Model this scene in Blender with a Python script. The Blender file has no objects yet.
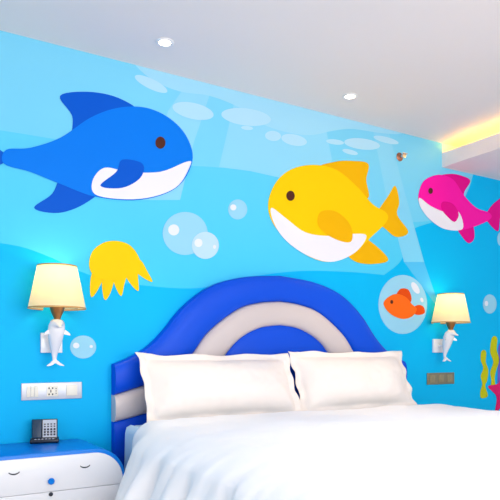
import bpy, bmesh, math, random
from mathutils import Vector, Matrix, noise
C = bpy.context.scene.collection
PI = math.pi

# ------------------------------------------------------------------ camera
YAW = math.atan(370/611.); F = 611.; CD = 3.69; CH = .98
cam = bpy.data.cameras.new('camera'); camo = bpy.data.objects.new('camera', cam); C.objects.link(camo)
camo.location = (0, -CD, CH); camo.rotation_euler = (PI/2, 0, -YAW)
cam.sensor_width = 36; cam.lens = 36*F/500; cam.shift_y = 102/500.; cam.clip_start = .02
bpy.context.scene.camera = camo

# ------------------------------------------------------------------ world, daylight, exposure
w = bpy.data.worlds.new('world'); bpy.context.scene.world = w; w.use_nodes = True
bg = w.node_tree.nodes['Background']; bg.inputs[0].default_value = (.75, .88, 1, 1); bg.inputs[1].default_value = 1.0
vs = bpy.context.scene.view_settings
vs.view_transform = 'Standard'; vs.look = 'None'; vs.gamma = 1; vs.use_curve_mapping = False
vs.exposure = 0.0

def area(name, loc, rot, sx, sy, e, col):
    l = bpy.data.lights.new(name, 'AREA'); l.shape = 'RECTANGLE'; l.size = sx; l.size_y = sy; l.energy = e; l.color = col
    o = bpy.data.objects.new(name, l); C.objects.link(o); o.location = loc; o.rotation_euler = rot; return o
# daylight through the window behind the camera and the one in the left wall
area('window_daylight', (1.9, -5.42, 1.45), (PI/2+.12, 0, -.10), 4.2, 2.2, 132, (1.0, .955, .915))
area('side_window_daylight', (-1.72, -3.0, 1.5), (PI/2, 0, -PI/2), 2.4, 1.8, 20, (.9, .95, 1.0))

# ------------------------------------------------------------------ materials
def lin(c): return tuple(((v/255)/12.92 if v/255 <= .04045 else (((v/255)+.055)/1.055)**2.4) for v in c)
def mat(name, rgb, rough=.5, metal=0, bump=0, bscale=200, var=0, spec=.5, sheen=0, coat=0, sub=None):
    m = bpy.data.materials.new(name); m.use_nodes = True; nt = m.node_tree; b = nt.nodes['Principled BSDF']
    c = lin(rgb); b.inputs['Base Color'].default_value = (*c, 1)
    b.inputs['Roughness'].default_value = rough; b.inputs['Metallic'].default_value = metal
    b.inputs['Specular IOR Level'].default_value = spec
    b.inputs['Sheen Weight'].default_value = sheen; b.inputs['Coat Weight'].default_value = coat
    tc = nt.nodes.new('ShaderNodeTexCoord')
    if bump:
        n = nt.nodes.new('ShaderNodeTexNoise'); n.inputs['Scale'].default_value = bscale; n.inputs['Detail'].default_value = 4
        bp = nt.nodes.new('ShaderNodeBump'); bp.inputs['Strength'].default_value = bump; bp.inputs['Distance'].default_value = .004
        nt.links.new(tc.outputs['Object'], n.inputs['Vector']); nt.links.new(n.outputs['Fac'], bp.inputs['Height'])
        nt.links.new(bp.outputs['Normal'], b.inputs['Normal'])
    if var:
        n2 = nt.nodes.new('ShaderNodeTexNoise'); n2.inputs['Scale'].default_value = 6
        mx = nt.nodes.new('ShaderNodeMix'); mx.data_type = 'RGBA'
        mx.inputs[6].default_value = (*[v*(1-var) for v in c], 1); mx.inputs[7].default_value = (*[min(1, v*(1+var)) for v in c], 1)
        nt.links.new(tc.outputs['Object'], n2.inputs['Vector']); nt.links.new(n2.outputs['Fac'], mx.inputs[0])
        nt.links.new(mx.outputs[2], b.inputs['Base Color'])
    return m
def emit(name, rgb, s):
    m = bpy.data.materials.new(name); m.use_nodes = True; b = m.node_tree.nodes['Principled BSDF']
    b.inputs['Base Color'].default_value = (*lin(rgb), 1)
    b.inputs['Emission Color'].default_value = (*lin(rgb), 1); b.inputs['Emission Strength'].default_value = s
    return m
def mural(name, k, deep=False):
    """printed sea backdrop: the print fades from deep cyan at the bottom to pale aqua under the ceiling; k adds white"""
    m = bpy.data.materials.new(name); m.use_nodes = True; nt = m.node_tree; b = nt.nodes['Principled BSDF']
    g = nt.nodes.new('ShaderNodeNewGeometry'); s = nt.nodes.new('ShaderNodeSeparateXYZ')
    nt.links.new(g.outputs['Position'], s.inputs[0])
    r = nt.nodes.new('ShaderNodeMapRange'); r.inputs['From Min'].default_value = .9; r.inputs['From Max'].default_value = 2.7
    nt.links.new(s.outputs['Z'], r.inputs['Value'])
    cr = nt.nodes.new('ShaderNodeValToRGB')
    lo, hi = ((0, 186, 246), (0, 184, 242)) if deep else ((40, 200, 246), (104, 208, 244))
    cr.color_ramp.elements[0].color = (*lin(lo), 1); cr.color_ramp.elements[1].color = (*lin(hi), 1)
    nt.links.new(r.outputs[0], cr.inputs[0])
    mx = nt.nodes.new('ShaderNodeMix'); mx.data_type = 'RGBA'; mx.inputs[0].default_value = k
    mx.inputs[7].default_value = (.80, .88, .96, 1); nt.links.new(cr.outputs[0], mx.inputs[6])
    nt.links.new(mx.outputs[2], b.inputs['Base Color'])
    b.inputs['Roughness'].default_value = .45; b.inputs['Specular IOR Level'].default_value = .1
    return m

M = dict(
 ceiling=mat('ceiling_paint', (238, 230, 230), .9, bump=.05, bscale=300),
 wall=mat('wall_paint', (225, 228, 232), .85, bump=.05, bscale=300),
 white=mat('white_trim', (238, 236, 238), .45),
 blueband=mat('blue_leatherette', (0, 78, 218), .38, bump=.12, bscale=500, spec=.2),
 beige=mat('beige_leatherette', (206, 196, 196), .33, bump=.12, bscale=500, spec=.45),
 piping=mat('dark_blue_piping', (0, 40, 150), .4),
 linen=mat('white_cotton', (243, 243, 246), .85, bump=.15, bscale=350, sheen=.15, spec=.2),
 pillow=mat('pillow_cotton', (242, 235, 231), .85, bump=.15, bscale=350, sheen=.1, spec=.15),
 sheet=mat('pale_blue_sheet', (196, 222, 242), .85, bump=.1, bscale=350, sheen=.1, spec=.2),
 base=mat('bed_base_fabric', (30, 80, 170), .8),
 nsblue=mat('glossy_blue_lacquer', (0, 124, 226), .25, spec=.3),
 nswhite=mat('white_lacquer', (236, 238, 244), .28, coat=.2),
 ink=mat('dark_ink', (38, 44, 58), .5),
 black=mat('phone_black_plastic', (8, 24, 44), .35),
 phoneteal=mat('phone_dark_teal', (6, 52, 82), .35),
 card=mat('phone_key_card', (196, 204, 216), .5),
 silver=mat('silver_plate', (202, 206, 216), .35, metal=.3),
 cream=mat('cream_switch', (240, 236, 222), .35),
 dimplate=mat('champagne_plate', (134, 130, 108), .4, metal=.35),
 dimswitch=mat('champagne_switch', (150, 142, 112), .35, metal=.35),
 brass=mat('aged_brass', (172, 118, 72), .3, metal=.85),
 gold=mat('gold_trim', (206, 160, 96), .4, metal=.3),
 ceramic=mat('white_ceramic', (240, 240, 246), .16, coat=.5),
 chrome=mat('chrome', (200, 200, 200), .2, metal=1),
 bronze=mat('copper_fitting', (170, 110, 84), .35, metal=.6),
 floor=mat('carpet_floor', (214, 204, 196), .95, bump=.4, bscale=400, var=.1),
 led=emit('downlight_led', (255, 240, 215), 12),
 cove=emit('cove_strip_light', (255, 200, 75), 12),
 bulb=emit('warm_bulb', (255, 210, 140), 4),
 m0=mural('sea_print_deep', 0, True), m1=mural('sea_print_water', 0), m2=mural('sea_print_ray', .22),
 m3=mural('sea_print_surface', .32), m4=mural('sea_print_cloud', .46), m5=mural('sea_print_pale_water', .10), m7=mural('sea_print_thin_ray', .17), m6=mural('sea_print_deep_ray', .10, True),
 p_blue=mat('printed_blue', (0, 122, 236), .5, spec=.1), p_blue2=mat('printed_deep_blue', (0, 88, 206), .5, spec=.1),
 p_yel=mat('printed_yellow', (250, 204, 0), .5, spec=.1), p_yel2=mat('printed_dark_yellow', (238, 180, 0), .5, spec=.1),
 p_cream=mat('printed_cream', (240, 232, 160), .5, spec=.1),
 p_pink=mat('printed_magenta', (248, 22, 168), .5, spec=.1), p_pink2=mat('printed_deep_magenta', (226, 4, 140), .5, spec=.1),
 p_white=mat('printed_white', (236, 236, 246), .5, spec=.1), p_dark=mat('printed_brown', (84, 44, 34), .5, spec=.1),
 p_or=mat('printed_orange', (250, 108, 24), .5, spec=.1), p_or2=mat('printed_deep_orange', (226, 76, 10), .5, spec=.1),
 p_bub=mat('printed_bubble', (150, 212, 240), .5, spec=.1), p_bub2=mat('printed_bubble_overlap', (186, 222, 240), .5, spec=.1),
 p_glint=mat('printed_glint', (226, 234, 248), .5, spec=.1),
 p_weed=mat('printed_seaweed', (196, 198, 20), .5, spec=.1), p_star=mat('printed_crimson', (224, 32, 110), .5, spec=.1),
 p_purp=mat('printed_purple', (112, 96, 200), .5, spec=.1),
)
# lamp shade: fabric that lets the bulb's light through
def shade_mat():
    m = bpy.data.materials.new('lamp_shade_fabric'); m.use_nodes = True; nt = m.node_tree
    out = nt.nodes['Material Output']; b = nt.nodes['Principled BSDF']
    b.inputs['Base Color'].default_value = (*lin((250, 236, 200)), 1); b.inputs['Roughness'].default_value = .9
    t = nt.nodes.new('ShaderNodeBsdfTranslucent'); t.inputs[0].default_value = (*lin((255, 238, 190)), 1)
    mx = nt.nodes.new('ShaderNodeMixShader'); mx.inputs[0].default_value = .5
    nt.links.new(b.outputs[0], mx.inputs[1]); nt.links.new(t.outputs[0], mx.inputs[2]); nt.links.new(mx.outputs[0], out.inputs[0])
    return m
M['shade'] = shade_mat()

# ------------------------------------------------------------------ helpers
def obj(name, bm, m, parent=None, smooth=30, loc=None):
    me = bpy.data.meshes.new(name)
    bmesh.ops.recalc_face_normals(bm, faces=bm.faces[:])
    bm.to_mesh(me); bm.free()
    for x in (m if isinstance(m, (list, tuple)) else [m]): me.materials.append(x)
    if smooth is not None:
        for p in me.polygons: p.use_smooth = True
        me.set_sharp_from_angle(angle=math.radians(smooth))
    o = bpy.data.objects.new(name, me); C.objects.link(o)
    if loc: o.location = loc
    if parent: o.parent = parent
    return o
def tag(o, label, cat, group=None):
    o['label'] = label; o['category'] = cat
    if group: o['group'] = group
    return o
def thing(name, loc, label, cat, group=None):
    o = bpy.data.objects.new(name, None); o.empty_display_size = .05; C.objects.link(o); o.location = loc
    return tag(o, label, cat, group)
def struct(name, bm, m, smooth=None):
    o = obj(name, bm, m, smooth=smooth); o['kind'] = 'structure'; return o
def dup(root, loc):
    r = root.copy(); C.objects.link(r); r.location = loc
    for ch in list(root.children):
        c = ch.copy(); C.objects.link(c); c.parent = r
        for g in list(ch.children):
            d = g.copy(); C.objects.link(d); d.parent = c
    return r
def box(bm, x0, x1, y0, y1, z0, z1, bev=0, mi=0, mtx=None):
    r = bmesh.ops.create_cube(bm, size=1); vs_ = r['verts']
    for v in vs_: v.co = Vector(((x0+x1)/2+v.co.x*(x1-x0), (y0+y1)/2+v.co.y*(y1-y0), (z0+z1)/2+v.co.z*(z1-z0)))
    if mtx: bmesh.ops.transform(bm, matrix=mtx, verts=vs_)
    fs = set(f for v in vs_ for f in v.link_faces)
    for f in fs: f.material_index = mi
    if bev:
        es = list(set(e for v in vs_ for e in v.link_edges))
        bmesh.ops.bevel(bm, geom=es, offset=bev, segments=3, profile=.5, affect='EDGES')
    return bm
def lathe(bm, prof, c=(0, 0, 0), n=40, cap0=True, cap1=True):
    rings = []
    for r, z in prof:
        rings.append([bm.verts.new((c[0]+r*math.cos(2*PI*i/n), c[1]+r*math.sin(2*PI*i/n), c[2]+z)) for i in range(n)])
    for a, b in zip(rings, rings[1:]):
        for i in range(n): bm.faces.new((a[i], a[(i+1) % n], b[(i+1) % n], b[i]))
    if cap0: bm.faces.new(rings[0][::-1])
    if cap1: bm.faces.new(rings[-1])
    return bm
def loft(bm, path, n=20):
    """path: (centre, rx, rt) rings in the local yz plane swept along; rx = half width in x, rt = half depth"""
    P = [Vector(p[0]) for p in path]; rings = []
    for i, (c, rx, rt) in enumerate(path):
        t = (P[min(i+1, len(P)-1)]-P[max(i-1, 0)]).normalized(); nn = Vector((1, 0, 0)).cross(t).normalized()
        rings.append([bm.verts.new(P[i]+Vector((1, 0, 0))*rx*math.cos(2*PI*k/n)+nn*rt*math.sin(2*PI*k/n)) for k in range(n)])
    for a, b in zip(rings, rings[1:]):
        for i in range(n): bm.faces.new((a[i], a[(i+1) % n], b[(i+1) % n], b[i]))
    bm.faces.new(rings[0][::-1]); bm.faces.new(rings[-1]); return bm
def catmull(pts, closed=True, k=6):
    n = len(pts); out = []
    rng = range(n) if closed else range(n-1)
    for i in rng:
        if closed: p = [pts[(i+j-1) % n] for j in range(4)]
        else: p = [pts[min(max(i+j-1, 0), n-1)] for j in range(4)]
        for s in range(k):
            t = s/k
            out.append(tuple(.5*((2*p[1][d])+(-p[0][d]+p[2][d])*t+(2*p[0][d]-5*p[1][d]+4*p[2][d]-p[3][d])*t*t+(-p[0][d]+3*p[1][d]-3*p[2][d]+p[3][d])*t**3) for d in range(2)))
    if not closed: out.append(tuple(pts[-1]))
    return out
SA, CA = math.sin(YAW), math.cos(YAW)
def onwall(px, py, y=0.):
    """survey of the mural wall: photograph position -> (x, z) on the plane at depth y"""
    u = (px-250)/F; d = CD+y; X = d*(SA+u*CA)/(CA-u*SA); dep = X*SA+d*CA
    return X, CH+(352-py)/F*dep
def slab(bm, poly, y0, y1, mi=0):
    """poly of (x,z) extruded in y from y0 (back) to y1 (front)"""
    f = bm.faces.new([bm.verts.new((p[0], y1, p[1])) for p in poly]); f.material_index = mi
    if y0 != y1:
        r = bmesh.ops.extrude_face_region(bm, geom=[f])
        for v in [g for g in r['geom'] if isinstance(g, bmesh.types.BMVert)]: v.co.y = y0
        for fc in bm.faces:
            if fc.material_index != mi and not fc.is_valid: pass
    return bm
def decal(name, pts, m, layer=0, parent=None, sharp=False, raw=False):
    """flat printed shape cut out and stuck on the wall (photo outline -> wall plane)"""
    pl = pts if sharp else catmull(pts)
    poly = [p if raw else onwall(*p) for p in pl]
    bm = bmesh.new(); slab(bm, poly, -.0035-.0014*layer+.0012, -.0035-.0014*layer)
    bm.normal_update()
    bmesh.ops.triangulate(bm, faces=[f for f in bm.faces if len(f.verts) > 4])
    o = obj(name, bm, m, smooth=None)
    if parent:
        o.parent = parent; o.location = -parent.location
    return o
def ell(cx, cy, rx, ry, rot=0, n=28):
    """ellipse in photo space; projected with the rest of the mural"""
    out = []
    for i in range(n):
        a = 2*PI*i/n; x, y = rx*math.cos(a), ry*math.sin(a)
        out.append((cx+x*math.cos(rot)-y*math.sin(rot), cy+x*math.sin(rot)+y*math.cos(rot)))
    return out

# ------------------------------------------------------------------ room shell
SX = 4.19
XL, XR, YB, ZC = -1.8, 5.7, -5.5, 2.8
bm = bmesh.new(); box(bm, XL-.1, XR+.1, YB-.1, .1, -.1, 0); struct('floor', bm, M['floor'])
bm = bmesh.new(); box(bm, XL-.1, XR+.1, YB-.1, .1, ZC, ZC+.1); struct('ceiling', bm, M['ceiling'])
bm = bmesh.new(); box(bm, XR, XR+.1, YB, 0, 0, ZC); struct('wall_right', bm, M['wall'])
# left wall with window opening
bm = bmesh.new()
box(bm, XL-.1, XL, YB, -4.25, 0, ZC); box(bm, XL-.1, XL, -1.75, 0, 0, ZC)
box(bm, XL-.1, XL, -4.25, -1.75, 0, .55); box(bm, XL-.1, XL, -4.25, -1.75, 2.45, ZC); struct('wall_left', bm, M['wall'])
bm = bmesh.new()
box(bm, XL-.1, XR+.1, YB-.1, YB, 0, .3); box(bm, XL-.1, XR+.1, YB-.1, YB, 2.6, ZC)
box(bm, XL-.1, -.25, YB-.1, YB, .3, 2.6); box(bm, 4.05, XR+.1, YB-.1, YB, .3, 2.6); struct('wall_rear', bm, M['wall'])
def window(name, fn):
    bm = bmesh.new(); fn(bm); return struct(name, bm, M['white'])
def wr(bm):
    for x in (-.25, .8, 1.85, 2.9, 4.0): box(bm, x, x+.05, YB-.09, YB-.02, .3, 2.6)
    for z in (.3, 2.55): box(bm, -.25, 4.05, YB-.09, YB-.02, z, z+.05)
def wl(bm):
    for y in (-4.25, -3.03, -1.8): box(bm, XL-.09, XL-.02, y, y+.05, .55, 2.45)
    for z in (.55, 2.4): box(bm, XL-.09, XL-.02, -4.25, -1.75, z, z+.05)
window('window_1', wr); window('window_2', wl)

# mural wall: the printed sea is part of the wall's own surface
bm = bmesh.new()
box(bm, XL-.1, XR+.1, 0, .1, 0, ZC, mi=0)
def wallprint(pts, mi, lay, smooth=True):
    pl = catmull(pts) if smooth else pts
    poly = [onwall(*p) for p in pl]
    poly = [(min(max(x, XL), XR), min(z, ZC)) for x, z in poly]
    poly = [p for i, p in enumerate(poly) if abs(p[0]-poly[i-1][0])+abs(p[1]-poly[i-1][1]) > 1e-4]
    f = bm.faces.new([bm.verts.new((p[0], -.0002-.0003*lay, p[1])) for p in poly]); f.material_index = mi; f.normal_update()
    bmesh.ops.triangulate(bm, faces=[f])
def span(top, low, mi, lay):
    """region of the print between two photo curves (both given left to right)"""
    wallprint(list(top)+list(low)[::-1], mi, lay, False)
topc = [(-260, -36), (441, 142)]
wave = catmull([(-260, 236), (-120, 232), (0, 243), (45, 255), (90, 275), (140, 285), (200, 288), (250, 277), (300, 271), (350, 272), (384, 275)], False)
rise = catmull([(384, 275), (400, 262), (406, 246), (412, 230), (436, 221), (456, 212), (466, 195), (474, 170), (486, 100)], False)
span([(-260, -60)], wave+rise[1:], 1, 0)
# paler water over a second wave line
mid_ = catmull([(-260, 130), (-100, 120), (60, 140), (150, 162), (212, 167), (250, 171), (290, 180), (340, 205), (395, 221), (436, 220), (456, 212), (466, 195), (474, 170), (486, 100)], False)
span([(-260, -60)], mid_, 5, 1)
# slanting light rays
wallprint([(190, 75), (213, 82), (194, 142), (180, 200), (140, 200), (168, 111)], 2, 2, False)
wallprint([(237, 86), (323, 108), (332, 160), (318, 188), (290, 180), (250, 171), (219, 167)], 2, 2, False)
wallprint([(372, 120), (388, 126), (404, 190), (424, 262), (404, 262), (386, 195)], 8, 2, False)
wallprint([(404, 262), (424, 262), (441, 312)], 6, 2, False)
# bright water surface rolling under the ceiling
wallprint([(134, 60), (142, 72), (160, 84), (182, 92), (210, 96), (240, 108), (262, 124), (290, 133), (312, 135), (332, 131), (352, 129), (380, 133), (400, 134), (412, 130), (412, 134), (400, 125), (340, 110), (280, 95), (236, 84), (190, 72), (160, 64)], 3, 3)
# pale floating cloud patches
for q in ((151, 84, 18, 5, .45), (193, 111, 21, 8, .22), (246, 117, 25, 8.5, .12), (273, 136, 8, 5, .1), (294, 140, 13, 5.5, .2),
          (335, 142, 9, 2.6, .12), (362, 144, 18, 5.5, .12), (386, 140, 13, 3, .25), (350, 152, 8, 2.4, .25), (247, 128, 6, 2, .1)):
    wallprint(ell(*q), 4, 4, False)
f = bm.faces.new([bm.verts.new((x, -.003, z)) for x, z in ((SX, 2.64), (XR, 2.64), (XR, ZC), (SX, ZC))]); f.material_index = 7   # plain painted wall inside the cove
o = struct('wall_back', bm, [M['m0'], M['m1'], M['m2'], M['m3'], M['m4'], M['m5'], M['m6'], M['white'], M['m7']])

# dropped soffit with hidden warm cove light along the right side
SX = 4.19
bm = bmesh.new()
box(bm, SX, XR, YB, 0, 2.59, 2.64); box(bm, SX, SX+.03, YB, 0, 2.64, 2.715)
struct('trim_1', bm, M['ceiling'])
cv = bmesh.new(); box(cv, SX+.13, SX+.23, YB+.1, -.10, 2.664, 2.678); box(cv, SX+.16, SX+.20, YB+.1, -.10, 2.64, 2.664)
t = obj('cove_light_strip', cv, M['cove'], smooth=None)
tag(t, 'warm yellow strip light hidden in the ceiling cove above the dropped soffit', 'light strip')
# baseboards
for nm, b in (('baseboard_back', (XL, 1.18, -.015, -.0, 0, .1)), ('baseboard_right', (XR-.015, XR, YB, 0, 0, .1)), ('baseboard_left', (XL, XL+.015, YB, -.02, 0, .1))):
    bm = bmesh.new(); box(bm, *b); struct(nm, bm, M['white'])

# ------------------------------------------------------------------ headboard (three upholstered waves)
HC = 2.457
def hb_curve(ctrl):
    h = catmull(ctrl, False, 8)
    return h + [(2*HC-x, z) for x, z in h[-2::-1]]
outer = hb_curve([(1.228, .905), (1.33, .945), (1.45, 1.012), (1.56, 1.115), (1.70, 1.275), (1.90, 1.42), (2.15, 1.498), (HC, 1.528)])
mid = hb_curve([(1.228, .715), (1.34, .745), (1.49, .79), (1.63, .855), (1.75, .955), (1.88, 1.115), (2.10, 1.27), (2.28, 1.325), (HC, 1.342)])
inn = hb_curve([(1.228, .55), (1.36, .575), (1.54, .62), (1.72, .685), (1.87, .78), (1.99, .94), (2.12, 1.07), (2.29, 1.15), (HC, 1.172)])
bot = [(x, .12) for x, z in inn]
hb = thing('headboard', (HC, 0, 0), 'arched padded headboard of royal blue and beige waves behind the bed', 'headboard')
def band(name, A, B, m, base=-.045, bulge=.04, nt_=14):
    bm = bmesh.new(); rows = []
    n = min(len(A), len(B))
    for i in range(n):
        a = A[round(i*(len(A)-1)/(n-1))]; b = B[round(i*(len(B)-1)/(n-1))]
        ra = []
        for j in range(nt_+1):
            t_ = .5-.5*math.cos(PI*j/nt_)
            y = base-bulge*(max(0, 1-abs(2*t_-1)**2.6))**.5
            ra.append(bm.verts.new((a[0]+(b[0]-a[0])*t_-HC, y, a[1]+(b[1]-a[1])*t_)))
        ra.append(bm.verts.new((b[0]-HC, -.002, b[1]))); ra.insert(0, bm.verts.new((a[0]-HC, -.002, a[1])))
        rows.append(ra)
    for r0, r1 in zip(rows, rows[1:]):
        for j in range(len(r0)-1): bm.faces.new((r0[j], r0[j+1], r1[j+1], r1[j]))
        bm.faces.new((r0[-1], r0[0], r1[0], r1[-1]))
    bm.faces.new(rows[0]); bm.faces.new(rows[-1][::-1])
    return obj(name, bm, m, hb, smooth=50)
o = band('outer_wave_panel', outer, mid, M['blueband']); o['label'] = 'royal blue outer wave'
o = band('middle_wave_panel', mid, inn, M['beige']); o['label'] = 'beige middle wave'
o = band('inner_arch_panel', inn, bot, M['blueband'], bulge=.025); o['label'] = 'royal blue inner arch'

# ------------------------------------------------------------------ bed
bed = thing('bed_base', (HC, -1.18, 0), 'low blue upholstered bed base hidden under the white bedding', 'bed')
bm = bmesh.new(); box(bm, -1.15, 1.15, -.98, 1.06, .06, .30, .03); obj('base_box', bm, M['base'], bed)
for sx in (-1, 1):
    for sy in (-.85, .95):
        bm = bmesh.new(); lathe(bm, [(.03, 0), (.035, .062)], (sx*1.0, sy, 0), 16); obj('leg', bm, M['ink'], bed)
mt = thing('mattress', (HC, -1.18, .302), 'thick mattress in a pale blue sheet, under the white duvet', 'mattress')
for s_ in (-1, 1):
    bm = bmesh.new(); n_s = 60; cols = []
    for i in range(n_s+1):
        yy = -.95+1.97*i/n_s; off = 1.196+.009*math.sin(yy*26)+.005*math.sin(yy*61)
        cols.append([bm.verts.new((s_*x_, yy, z_)) for x_, z_ in ((1.16, .238), (1.188, .225), (1.197, .19), ((off+1.199)/2, .05), (off, -.27), (off-.006, -.27), ((off+1.199)/2-.005, .05), (1.192, .19), (1.182, .22), (1.16, .232))])
    for a, b in zip(cols, cols[1:]):
        for i in range(10): bm.faces.new((a[i], a[(i+1) % 10], b[(i+1) % 10], b[i]))
    bm.faces.new(cols[0]); bm.faces.new(cols[-1][::-1])
    obj('hanging_sheet', bm, M['sheet'], mt, 60)
bm = bmesh.new(); box(bm, -1.19, 1.19, -1.0, 1.07, 0, .235, .06); obj('mattress_body', bm, M['sheet'], mt)

def fbm(x, y, z=0): return noise.fractal(Vector((x, y, z)), 1, 2.1, 4)
# duvet: one sheet of cloth draped over the mattress, hanging at the left, right and foot
def ss(t): t = min(1, max(0, t)); return t*t*(3-2*t)
def drape():
    bm = bmesh.new()
    NU, NV = 170, 150
    W2 = 1.20; hang = .50; YF, Y0 = 2.27, .42
    rows = []
    for j in range(NV+1):
        row = []
        for i in range(NU+1):
            s = -1+2*i/NU; L = W2+hang; a = s*L; sg = 1 if a > 0 else -1; aa = abs(a)
            v = j/NV*(YF+.42-Y0)+Y0          # distance from wall, runs on over the foot
            R = .13
            # cross profile: flat, quarter arc, slanted hang
            if aa < W2-R*.6: x, dz = aa, 0; side = 0
            elif aa < W2-R*.6+R*1.45:
                th = (aa-(W2-R*.6))/R; x = W2-R*.6+R*math.sin(th); dz = R*(1-math.cos(th)); side = ss(th/1.45)
            else:
                ex = aa-(W2-R*.6+R*1.45); x = W2-R*.6+R*.993+ex*.30*ss((v-.46)/.35); dz = R*.88+ex*.95; side = 1
            flare = ss((v-.475)/.32)
            x += side*(.11+.10*dz)*flare*(1 if sg < 0 else .3)
            # foot fold
            fy, fz = v, 0
            if v > YF-R:
                th = min((v-(YF-R))/R, PI/2); ex = max(0, v-(YF-R)-R*PI/2)
                fy = YF-R+R*math.sin(th)+.08*ex; fz = R*(1-math.cos(th))+ex
            z = .585-max(dz, fz) if min(dz, fz) < .02 else .585-max(dz, fz)-.15*min(dz, fz)
            z = max(z, .05)
            # soft puff and wrinkles on top
            puff = .016*fbm(a*1.1+3, v*1.3)+.006*fbm(a*4, v*3, 2)
            z += (1-side)*(puff+.014*math.exp(-((v-Y0-.10)/.09)**2))
            # folds in the hanging side
            d = ss(dz/.35)
            fo = (.030*math.sin(v*21+1.5*fbm(v*2, 1))+.022*math.sin(v*37+2+3*dz)+.03*fbm(v*5, dz*1.5, 5))*d
            x += fo*(.15+.85*flare); fy += .02*fbm(v*4, dz*3, 8)*d
            z += .0035*fbm(a*9, v*8, 11)*(1-side); x += .008*side*fbm(v*14, dz*5, 4)*flare
            # turned corner near the pillow, drooping off the mattress
            xx = sg*x
            row.append(bm.verts.new((xx, -fy, z)))
        rows.append(row)
    for a, b in zip(rows, rows[1:]):
        for i in range(NU): bm.faces.new((a[i], a[i+1], b[i+1], b[i]))
    return bm
dv = obj('duvet', drape(), M['linen'], smooth=180, loc=(HC, 0, 0))
so = dv.modifiers.new('thick', 'SOLIDIFY'); so.thickness = .022; so.offset = -1
tag(dv, 'large white duvet spread over the bed, hanging in folds at its side', 'duvet')

# pillows with a fluttering flange
def pillow(name, cx, cy, wid, hgt, lean, seed, label, rz=0):
    bm = bmesh.new(); NU, NV = 90, 50; fl = .045
    grids = []
    for side in (1, -1):
        rows = []
        for j in range(NV+1):
            row = []
            for i in range(NU+1):
                u = -1+2*i/NU; v = -1+2*j/NV
                # denser near the rim
                u = math.sin(u*PI/2)*.5+u*.5; v = math.sin(v*PI/2)*.5+v*.5
                x = u*(wid/2+fl); z = v*(hgt/2+fl)
                iu = max(0, 1-(abs(x)/(wid/2))**3.2); iv = max(0, 1-(abs(z)/(hgt/2))**2.6)
                th = .118*(iu*iv)**.72
                # pinched middles of the sides, pointed corners
                x *= 1-.035*(1-v*v); z *= 1-.05*(1-u*u)
                edge = max(0, (abs(x)-wid/2*.93)/fl, (abs(z)-hgt/2*.9)/fl); edge = min(1, edge)
                rip = edge*(.010*math.sin(x*17+seed)+.009*math.sin(z*44+2*seed)*(abs(x) > wid/2*.9)+.012*fbm(x*6, z*9, seed))
                wr = .010*fbm(x*5+seed, z*6, seed)+.004*fbm(x*16, z*14, seed+3)
                wr += .007*math.sin((abs(x)*14+z*20)+seed)*ss((abs(u)-.55)/.35)*ss((1-abs(v))*2)
                y = -side*(th+ .002)+rip+wr*(.3+.7*min(1, th*20))
                x += .004*math.sin(z*40+seed)*edge*(abs(x) > wid/2*.9); z += .003*math.sin(x*15+seed*3)*edge
                row.append(bm.verts.new((x, y, z)))
            rows.append(row)
        grids.append(rows)
        for a, b in zip(rows, rows[1:]):
            for i in range(NU): bm.faces.new((a[i], a[i+1], b[i+1], b[i]))
    A, B = grids
    for i in range(NU):
        bm.faces.new((A[0][i], A[0][i+1], B[0][i+1], B[0][i])); bm.faces.new((A[-1][i], A[-1][i+1], B[-1][i+1], B[-1][i]))
    for j in range(NV):
        bm.faces.new((A[j][0], A[j+1][0], B[j+1][0], B[j][0])); bm.faces.new((A[j][-1], A[j+1][-1], B[j+1][-1], B[j][-1]))
    bmesh.ops.rotate(bm, verts=bm.verts[:], cent=(0, 0, 0), matrix=Matrix.Rotation(-lean, 3, 'X'))
    bmesh.ops.rotate(bm, verts=bm.verts[:], cent=(0, 0, 0), matrix=Matrix.Rotation(rz, 3, 'Y'))
    zmin = min(v.co.z for v in bm.verts)
    o = obj(name, bm, M['pillow'], smooth=180, loc=(cx, cy, .541-zmin))
    return tag(o, label, 'pillow')
pillow('pillow', 1.890, -.245, 1.04, .378, math.radians(24), 1.3, 'white flanged pillow leaning on the headboard, nearer the telephone')
pillow('pillow', 3.004, -.240, 1.01, .385, math.radians(22), 4.1, 'white flanged pillow leaning on the headboard, farther from the nightstand', 0)

# ------------------------------------------------------------------ nightstand
NX, NH, NY0, NY1 = .75, .462, -.46, -.02
ns = thing('nightstand', (NX, -.24, 0), 'blue lacquered bedside cabinet with white sleeping-face drawers', 'nightstand')
def rrect(hw, z0, z1, r, n=10):
    out = []
    for cx, cz, a0 in ((hw-r, z1-r, 0), (-hw+r, z1-r, PI/2), (-hw+r, z0+r, PI), (hw-r, z0+r, 1.5*PI)):
        for k in range(n+1):
            a = a0+PI/2*k/n; out.append((cx+r*math.cos(a), cz+r*math.sin(a)))
    return out
def slabo(name, poly, y0, y1, m, parent, bev=0, smooth=35):
    bm = bmesh.new(); slab(bm, poly, y0, y1)
    if bev:
        es = [e for e in bm.edges if abs(e.verts[0].co.y-e.verts[1].co.y) < 1e-6]
        bmesh.ops.bevel(bm, geom=es, offset=bev, segments=3, profile=.5, affect='EDGES')
    return obj(name, bm, m, parent, smooth)
PY = .24
slabo('cabinet_body', rrect(.405, .06, NH, .17), NY1+PY, NY0+PY, M['nsblue'], ns, .006)
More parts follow.
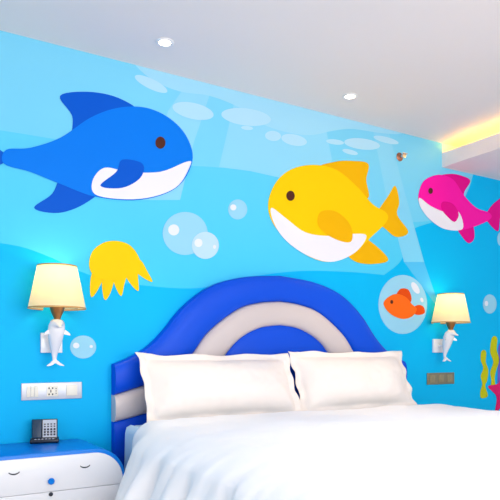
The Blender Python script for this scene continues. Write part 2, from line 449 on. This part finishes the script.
# drawers: the white rounded face cut along the middle
full = rrect(.385, .078, .442, .155, 12); zs = .262
top_ = [p for p in full if p[1] > zs] ; low_ = [p for p in full if p[1] < zs]
tp = [(.385, zs+.0012)]+top_+[(-.385, zs+.0012)]
lp = [(-.385, zs-.0012)]+low_+[(.385, zs-.0012)]
d1 = slabo('drawer', tp, NY0+PY+.002, NY0+PY-.014, M['nswhite'], ns, .0008); d1['label'] = 'upper white drawer with closed eyes'
d2 = slabo('drawer', lp, NY0+PY+.002, NY0+PY-.014, M['nswhite'], ns, .0008); d2['label'] = 'lower white drawer'
def knob(nm, x, z, r, m, par, d=.022):
    bm = bmesh.new(); lathe(bm, [(r*.55, 0), (r*.6, d*.4), (r, d*.6), (r*.97, d*.85), (r*.75, d)], (0, 0, 0), 24)
    bmesh.ops.rotate(bm, verts=bm.verts[:], cent=(0, 0, 0), matrix=Matrix.Rotation(PI/2, 3, 'X'))
    bmesh.ops.translate(bm, verts=bm.verts[:], vec=(x, NY0+PY-.014, z))
    return obj(nm, bm, m, par)
knob('knob', 0, .318, .017, M['nsblue'], d1)
knob('lock', 0, .25, .011, M['ink'], d2, .008)
for sx in (-1, 1):
    bm = bmesh.new(); pts = []
    for k in range(13):
        a = math.radians(205+130*k/12); pts.append((.030*math.cos(a), .022*math.sin(a)))
    po = pts+[(x*.9, z*.70+.0004) for x, z in pts[::-1]]
    slab(bm, [(x+sx*.178, z+.388) for x, z in po], NY0+PY-.0138, NY0+PY-.0152)
    obj('eyelid', bm, M['ink'], d1, None)
bm = bmesh.new(); box(bm, -.25, .25, -.2, .2, 0, .062); obj('plinth', bm, M['nsblue'], ns)

# ------------------------------------------------------------------ telephone
ph = thing('telephone', (.810, -.075, NH+.001), 'black desk telephone with a pale key panel on the blue nightstand', 'telephone')
ph.scale = (.9, .95, 1)
ph.rotation_euler = (0, 0, math.radians(-14))
bm = bmesh.new(); box(bm, -.088, .088, -.06, .06, 0, .022, .007); obj('phone_base', bm, M['black'], ph)
tilt = Matrix.Rotation(math.radians(-16), 4, 'X')
T = Matrix.Translation((0, -.03, .018)) @ tilt
bm = bmesh.new(); box(bm, -.078, .078, -.004, .028, 0, .118, .005, mtx=T); obj('phone_body', bm, M['black'], ph)
bm = bmesh.new(); box(bm, -.074, -.018, -.020, -.004, .006, .114, .006, mtx=T); hs = obj('handset', bm, M['phoneteal'], ph); hs['label'] = 'dark teal handset'
bm = bmesh.new(); box(bm, -.012, .072, -.007, -.004, .012, .112, mtx=T); kp = obj('key_panel', bm, M['card'], ph, None); kp['label'] = 'pale grey key panel'
for cx in range(4):
    x = .000+cx*.0195
    for z in (.086, .073):
        bm = bmesh.new(); box(bm, x-.004, x+.006, -.010, -.007, z-.003, z+.004, .001, mtx=T); obj('key', bm, M['ink'], kp)
    for z in (.056, .041, .026):
        bm = bmesh.new(); box(bm, x-.005, x+.007, -.010, -.007, z-.005, z+.006, .0015, mtx=T); obj('key', bm, M['ink'], kp)
for cx in range(6):
    bm = bmesh.new(); box(bm, -.06+cx*.021, -.048+cx*.021, -.056, -.046, .0215, .025, .001); obj('key', bm, M['card'], ph)

# ------------------------------------------------------------------ wall sconces
sc_ = thing('wall_lamp', (.862, 0, 0), 'lit cream-shaded wall lamp on a white dolphin, above the telephone', 'lamp', 'dolphin wall lamps beside the bed')
LY = -.15
bm = bmesh.new(); box(bm, -.062, .062, -.022, 0-.001, .975, 1.092, .004); obj('wall_plate', bm, M['ceramic'], sc_)
bm = bmesh.new()
dol = [((0, -.088, .925), .012, .006), ((0, -.086, .945), .012, .010), ((0, -.088, .965), .016, .014), ((0, -.094, .995), .023, .022), ((0, -.104, 1.03), .034, .031), ((0, -.114, 1.065), .042, .037),
       ((0, -.124, 1.098), .046, .040), ((0, -.138, 1.127), .046, .039), ((0, -.156, 1.141), .041, .033), ((0, -.175, 1.140), .029, .024), ((0, -.19, 1.132), .018, .014), ((0, -.205, 1.126), .012, .009), ((0, -.222, 1.121), .009, .006), ((0, -.228, 1.119), .004, .003)]
loft(bm, dol)
body = obj('dolphin_figure', bm, M['ceramic'], sc_, 180); body['label'] = 'white ceramic dolphin'
def fin(nm, pts, th, frame, m, par):
    """pts 2-D outline; frame maps (a,b,c)->xyz"""
    bm = bmesh.new(); pl = catmull(pts, True, 4)
    A = [bm.verts.new(frame(a, b, th/2)) for a, b in pl]; B = [bm.verts.new(frame(a, b, -th/2)) for a, b in pl]
    fa = bm.faces.new(A); fb = bm.faces.new(B[::-1])
    for i in range(len(pl)): bm.faces.new((A[i], B[i], B[(i+1) % len(pl)], A[(i+1) % len(pl)]))
    bmesh.ops.bevel(bm, geom=[e for e in fa.edges]+[e for e in fb.edges], offset=th*.3, segments=2, affect='EDGES')
    return obj(nm, bm, m, par, 60)
fin('tail_fluke', [(-.004, .945), (-.018, .925), (-.042, .908), (-.05, .900), (-.028, .902), (-.010, .910), (0, .918), (.010, .910), (.028, .902), (.05, .900), (.042, .908), (.018, .925), (.004, .945)], .010,
    lambda a, b, c: (a, -.088+c-(.945-b)*.5, b), M['ceramic'], body)
for s in (-1, 1):
    fin('flipper', [(.028, 1.112), (.045, 1.108), (.066, 1.092), (.074, 1.076), (.058, 1.078), (.040, 1.082), (.028, 1.088)], .009,
        lambda a, b, c, s=s: (s*a, -.128+c-(a-.03)*.5, b), M['ceramic'], body)
fin('dorsal_fin', [(-.085, 1.09), (-.070, 1.083), (-.052, 1.07), (-.06, 1.055), (-.08, 1.045)], .010, lambda a, b, c: (c, a, b), M['ceramic'], body)
bm = bmesh.new(); lathe(bm, [(.012, 0), (.012, .075)], (0, 0, 0), 16)
bmesh.ops.rotate(bm, verts=bm.verts[:], cent=(0, 0, 0), matrix=Matrix.Rotation(PI/2, 3, 'X'))
bmesh.ops.translate(bm, verts=bm.verts[:], vec=(0, -.02, 1.035)); obj('mounting_arm', bm, M['ceramic'], sc_)
bm = bmesh.new(); lathe(bm, [(.014, 1.160), (.016, 1.176), (.024, 1.198), (.035, 1.222), (.042, 1.248), (.038, 1.252)], (0, LY, 0), 28); obj('neck', bm, M['brass'], sc_)
bm = bmesh.new(); lathe(bm, [(.013, 1.25), (.013, 1.29)], (0, LY, 0), 20); obj('bulb_holder', bm, M['brass'], sc_)
bm = bmesh.new(); lathe(bm, [(.012, 1.29), (.022, 1.31), (.027, 1.335), (.022, 1.36), (.008, 1.372)], (0, LY, 0), 20); obj('bulb', bm, M['bulb'], sc_)
bm = bmesh.new(); lathe(bm, [(.158, 1.242), (.108, 1.482)], (0, LY, 0), 64, False, False); sh = obj('lamp_shade', bm, M['shade'], sc_, 180); sh['label'] = 'cream tapered lamp shade with gold trim'
def trim(nm, r, z, dr):
    bm = bmesh.new()
    lathe(bm, [(r-.001, z-.004), (r+.0022, z-.004), (r+.0022-dr, z+.004), (r-.001-dr, z+.004), (r-.001, z-.004)], (0, LY, 0), 64, False, False)
    obj(nm, bm, M['gold'], sh)
trim('shade_rim', .158, 1.243, .0015); trim('shade_rim', .108, 1.481, .0015)
# spider holding the shade
bm = bmesh.new()
for k in range(3):
    box(bm, 0, .142, -.0015, .0015, 1.2485, 1.2515, mtx=Matrix.Translation((0, LY, 0)) @ Matrix.Rotation(2*PI*k/3+.4, 4, 'Z'))
obj('shade_carrier', bm, M['brass'], sc_, None)
for o_ in sc_.children:
    if o_.name.split('.')[0] in ('neck', 'bulb_holder', 'bulb', 'lamp_shade', 'shade_carrier'): o_.location.z = -.014
def bulb_light(x):
    l = bpy.data.lights.new('lamp_glow', 'POINT'); l.energy = 1.5; l.color = (1, .76, .42); l.shadow_soft_size = .03
    lo = bpy.data.objects.new('lamp_glow', l); C.objects.link(lo); lo.location = (x, LY, 1.36+.05); return lo
r2 = dup(sc_, (4.128, 0, 0)); r2['label'] = 'lit cream-shaded wall lamp on a white dolphin, right of the orange fish bubble'
bulb_light(.862); bulb_light(4.128)

# ------------------------------------------------------------------ socket and switch plates
def plate(x0, x1, z0, z1, mp, mm, label, mode):
    cx, cz = (x0+x1)/2, (z0+z1)/2; W_ = x1-x0; H_ = z1-z0
    t = thing('switch_panel', (cx, 0, cz), label, 'switch panel')
    bm = bmesh.new(); box(bm, -W_/2, W_/2, -.010, -.001, -H_/2, H_/2, .003); obj('face_plate', bm, mp, t)
    xs = (-W_*.325, 0, W_*.325)
    for k, x in enumerate(xs):
        if mode == 'silver' and k == 1:
            bm = bmesh.new(); box(bm, x-.033, x+.033, -.0135, -.0095, -.031, .031, .002); s = obj('power_socket', bm, mm, t)
            for (a, b, hw, hh) in ((-.020, .017, .004, .0045), (.000, .017, .004, .0045), (-.020, -.019, .004, .0045), (.000, -.019, .004, .0045), (-.010, 0, .0028, .008), (.020, .014, .0025, .004), (.020, 0, .0025, .004), (.020, -.014, .0025, .004)):
                bm = bmesh.new(); box(bm, x+a-hw, x+a+hw, -.0141, -.0132, b-hh, b+hh); obj('pin_hole', bm, M['ink'], s, None)
        else:
            n = 3 if (mode == 'silver' and k == 0) else (1 if mode == 'silver' else 2)
            ww = .066/n
            for q in range(n):
                bm = bmesh.new(); box(bm, x-.033+q*ww+.0008, x-.033+(q+1)*ww-.0008, -.0145, -.0095, -.031, .031, .002); obj('rocker_switch', bm, mm, t)
    return t
plate(.694, 1.043, .701, .800, M['silver'], M['cream'], 'silver wall plate of cream switches and a socket above the telephone', 'silver')
xa, za = onwall(426.5, 378); xb, zb = onwall(453.5, 378)
plate(xa, xb, .70, .80, M['dimplate'], M['dimswitch'], 'olive grey switch panel on the wall below the farther dolphin lamp', 'dim')

# ------------------------------------------------------------------ ceiling downlights, wall sprinkler
def downlight(x, y, label, e=40, cone=38, col=(1, .74, .40)):
    t = thing('downlight', (x, y, ZC), label, 'downlight', 'recessed ceiling downlights')
    bm = bmesh.new(); lathe(bm, [(.034, -.002), (.036, -.007), (.050, -.006), (.054, -.0015), (.054, -.0005), (.034, -.0005), (.034, -.002)], (0, 0, 0), 40, False, False); obj('trim_ring', bm, M['white'], t)
    bm = bmesh.new(); lathe(bm, [(.034, -.003), (.034, -.001)], (0, 0, 0), 32); obj('lens', bm, M['led'], t)
    l = bpy.data.lights.new('downlight_beam', 'SPOT'); l.energy = e; l.color = col; l.spot_size = math.radians(cone); l.spot_blend = .9; l.shadow_soft_size = .03
    lo = bpy.data.objects.new('downlight_beam', l); C.objects.link(lo); lo.location = (x, y, ZC-.02)
downlight(1.431, -.363, 'small round lit downlight in the ceiling, nearer the blue fish')
downlight(2.858, -.343, 'small round lit downlight in the ceiling, above the yellow fish')
downlight(1.431, -1.95, 'unseen downlight added to brighten the bedding, over the foot of the bed on the nightstand side', 50, 80, (1, .95, .9))  # added fill lamp outside the frame, lifts the brightness of the bedding
downlight(2.858, -1.95, 'unseen downlight added to brighten the bedding, over the foot of the bed on the soffit side', 85, 80, (1, .95, .9))  # second added lamp out of view, brightens the duvet on the soffit side
sx_, sz_ = onwall(399.5, 157)
sp = thing('wall_sprinkler', (sx_, 0, sz_), 'small copper sprinkler fitting on the wall between yellow and pink fish', 'sprinkler')
def yl(nm, prof, m, par, n=24):
    bm = bmesh.new(); lathe(bm, prof, (0, 0, 0), n)
    bmesh.ops.rotate(bm, verts=bm.verts[:], cent=(0, 0, 0), matrix=Matrix.Rotation(PI/2, 3, 'X')); return obj(nm, bm, m, par)
yl('escutcheon', [(.036, .001), (.036, .004), (.026, .012), (.014, .014)], M['bronze'], sp)
yl('sprinkler_head', [(.012, .013), (.012, .035), (.008, .04), (.008, .052), (.020, .053), (.020, .056)], M['chrome'], sp)
bm = bmesh.new(); box(bm, -.028, .028, -.066, -.058, .010, .016, .001); obj('deflector', bm, M['chrome'], sp)
bm = bmesh.new(); box(bm, -.004, .004, -.062, -.010, .008, .014); obj('frame_arm', bm, M['chrome'], sp)

# ------------------------------------------------------------------ printed sea creatures on the mural (plain generic fish)
def group_at(name, px, py, label, cat, group=None):
    x, z = onwall(px, py); return thing(name, (x, 0, z), label, cat, group)
fg = 'painted fish on the sea mural'
b = group_at('painted_fish', 110, 150, 'large royal blue fish painted on the sea wall, top left', 'fish mural', fg)
decal('tail_fin', [(14, 157), (0, 150), (-14, 128), (-32, 116), (-24, 150), (-34, 184), (-14, 176), (0, 165)], M['p_blue2'], 0, b)
decal('dorsal_fin', [(76, 140), (72, 116), (60, 96), (88, 92), (118, 98), (140, 114), (120, 132)], M['p_blue2'], 0, b)
decal('belly_fin', [(66, 172), (52, 194), (34, 208), (58, 213), (84, 204), (102, 186)], M['p_blue2'], 0, b)
decal('body', [(192, 162), (187, 138), (170, 119), (146, 108), (118, 108), (90, 118), (60, 138), (30, 148), (6, 150), (4, 164), (30, 172), (60, 184), (96, 197), (140, 200), (176, 188)], M['p_blue'], 1, b)
o = decal('belly', [(190, 165), (186, 162), (160, 172), (128, 172), (104, 168), (92, 182), (98, 196), (140, 199), (175, 188)], M['p_white'], 2, b); o['label'] = 'pale belly'
decal('eye', ell(160, 143, 5, 6), M['p_dark'], 3, b)
decal('pectoral_fin', [(122, 160), (116, 172), (100, 186), (122, 188), (140, 178), (142, 164)], M['p_blue2'], 3, b)

y = group_at('painted_fish', 325, 210, 'large yellow fish painted on the sea wall above the bed', 'fish mural', fg)
decal('tail_fin', [(376, 214), (388, 196), (395, 186), (399, 202), (397, 215), (408, 232), (396, 237), (384, 228), (376, 222)], M['p_yel2'], 0, y)
decal('dorsal_fin', [(318, 170), (334, 162), (352, 161), (368, 164), (366, 180), (368, 198), (350, 196)], M['p_yel2'], 0, y)
decal('belly_fin', [(352, 236), (368, 240), (388, 259), (374, 264), (356, 262), (346, 252)], M['p_yel2'], 0, y)
decal('body', [(268, 202), (276, 182), (292, 169), (314, 165), (336, 170), (356, 186), (372, 204), (386, 213), (386, 222), (372, 236), (352, 254), (328, 262), (304, 254), (284, 238), (271, 220)], M['p_yel'], 1, y)
o = decal('belly', [(271, 208), (285, 218), (304, 232), (326, 236), (350, 234), (366, 236), (354, 253), (330, 262), (304, 254), (284, 239), (273, 222)], M['p_white'], 2, y); o['label'] = 'pale belly'
decal('eye', ell(290, 196, 4.2, 5), M['p_dark'], 3, y)
decal('pectoral_fin', [(320, 212), (336, 212), (350, 226), (350, 242), (332, 238), (318, 226)], M['p_yel2'], 3, y)

k = group_at('painted_fish', 450, 205, 'magenta pink fish painted on the sea wall under the soffit', 'fish mural', fg)
decal('tail_fin', [(486, 214), (492, 205), (500, 198), (506, 190), (505, 208), (500, 218), (498, 231), (491, 226), (486, 219)], M['p_pink2'], 0, k)
decal('dorsal_fin', [(438, 178), (450, 174), (462, 176), (470, 181), (464, 192), (462, 202), (448, 196)], M['p_pink2'], 0, k)
decal('belly_fin', [(462, 222), (472, 224), (474, 238), (468, 243), (460, 234), (456, 226)], M['p_pink2'], 0, k)
decal('body', [(418, 196), (422, 183), (430, 177), (441, 175), (453, 180), (464, 196), (476, 208), (489, 213), (490, 219), (476, 226), (460, 230), (442, 228), (428, 218), (420, 206)], M['p_pink'], 1, k)
o = decal('belly', [(419, 198), (430, 206), (444, 212), (458, 212), (462, 229), (444, 229), (429, 219), (420, 207)], M['p_white'], 2, k); o['label'] = 'pale belly'
decal('eye', ell(430, 191, 2.2, 3), M['p_dark'], 3, k)
decal('pectoral_fin', [(442, 202), (452, 204), (458, 214), (454, 222), (446, 216), (441, 209)], M['p_pink2'], 3, k)

j = group_at('painted_jellyfish', 118, 268, 'small yellow jellyfish painted on the wall below the blue fish', 'jellyfish mural')
decal('bell', [(89, 266), (92, 252), (103, 243), (116, 241), (129, 245), (138, 256), (141, 270), (128, 277), (110, 280), (95, 277)], M['p_yel'], 1, j)
for q in (([(93, 272), (90, 284), (91, 297), (97, 291), (103, 276)]), ([(103, 274), (102, 288), (105, 300), (111, 291), (114, 275)]), ([(113, 274), (115, 286), (121, 296), (124, 285), (126, 273)]), ([(124, 270), (129, 282), (138, 291), (138, 280), (136, 268)]), ([(132, 264), (138, 274), (152, 282), (147, 271), (140, 260)])):
    decal('tentacle', q, M['p_yel'], 0, j)

def bubble(px, py, rx, ry, label, glints, lay=0, m='p_bub'):
    t = group_at('painted_bubble', px, py, label, 'bubble mural', 'painted bubbles on the sea mural')
    decal('bubble_disc', ell(px, py, rx, ry, n=40), M[m], lay, t, True)
    for g in glints: decal('highlight', ell(*g, n=20), M['p_glint'], lay+1, t, True)
    return t
bubble(185, 233.5, 22.5, 21.5, 'biggest of the two overlapping pale bubbles right of the jellyfish', [(173.5, 230, 5.5, 5.5)])
bubble(205, 245.5, 13.5, 13.5, 'smaller pale bubble overlapping the big one right of the jellyfish', [(198, 243, 4, 4.2), (214, 247, 1.5, 2)], 2, 'p_bub2')
bubble(237.5, 209.5, 9.5, 10, 'lone pale bubble between the blue fish and the yellow fish', [(233, 207.5, 3, 3)])
bubble(83, 347, 13, 11.5, 'pale bubble beside the dolphin of the nearer wall lamp', [(76, 345.5, 3.2, 2.8), (91, 346.5, 1.6, 1.5)])
bubble(489.5, 304, 6.8, 9.6, 'small pale bubble right of the farther wall lamp', [(486, 303.5, 1.7, 2.6)])
bubble(500.5, 239, 3.5, 7, 'sliver of a pale bubble at the right edge, below the magenta fish', [])
bubble(402.5, 304.5, 24.3, 29.5, 'large pale bubble holding the small orange fish, above the right pillow', [(415, 288, 3, 6.5, -.55), (421.5, 300, 1.4, 2.4, -.3)])
n_ = group_at('painted_fish', 402, 305, 'small orange fish painted inside the pale bubble', 'fish mural')
decal('tail_fin', [(412, 308), (418, 305), (423, 307), (424, 313), (417, 315), (412, 312)], M['p_or2'], 2, n_)
decal('dorsal_fin', [(396, 297), (400, 289), (408, 290), (411, 300), (406, 304)], M['p_or2'], 2, n_)
decal('body', [(383, 303), (388, 297), (396, 294), (405, 297), (411, 304), (416, 309), (412, 316), (403, 319), (393, 316), (386, 310)], M['p_or'], 3, n_)
decal('eye', ell(391, 302, 1.4, 1.9), M['p_dark'], 4, n_)
# seaweed and star at the right edge
def weed(label, pts):
    o = decal('painted_seaweed', pts, M['p_weed'], 0); tag(o, label, 'seaweed mural', 'painted seaweed on the sea mural')
weed('shorter yellow-green wavy seaweed painted left of the crimson star', [(481, 352), (484, 350), (486, 353), (485.5, 362), (488, 370), (487, 380), (485, 386), (487.5, 396), (481, 398), (480, 392), (482, 384), (480.5, 376), (483, 368), (480.5, 360)])
weed('taller yellow-green wavy seaweed painted behind the crimson star', [(491, 340), (494, 336), (497, 339), (496.5, 350), (499, 360), (496, 370), (494.5, 378), (495, 388), (490.5, 390), (491, 380), (490, 372), (493, 362), (490, 352)])
sx0, sz0 = onwall(503.5, 392)
st = []
for i in range(10):
    a = PI/2+.06+i*PI/5; r = .235 if i % 2 == 0 else .115; st.append((sx0+r*math.cos(a), sz0+.0+r*math.sin(a)))
tag(decal('painted_coral', [(498, 388), (497.5, 372), (498.5, 360), (498, 348), (501, 342), (506, 346), (508, 360), (507, 390)], M['p_purp'], 0), 'sliver of purple coral painted at the right edge, above the starfish', 'coral mural')
s_ = thing('painted_starfish', (sx0, 0, sz0), 'crimson five-armed starfish painted at the lower right edge', 'starfish mural')
decal('star_body', st, M['p_star'], 1, s_, raw=True)
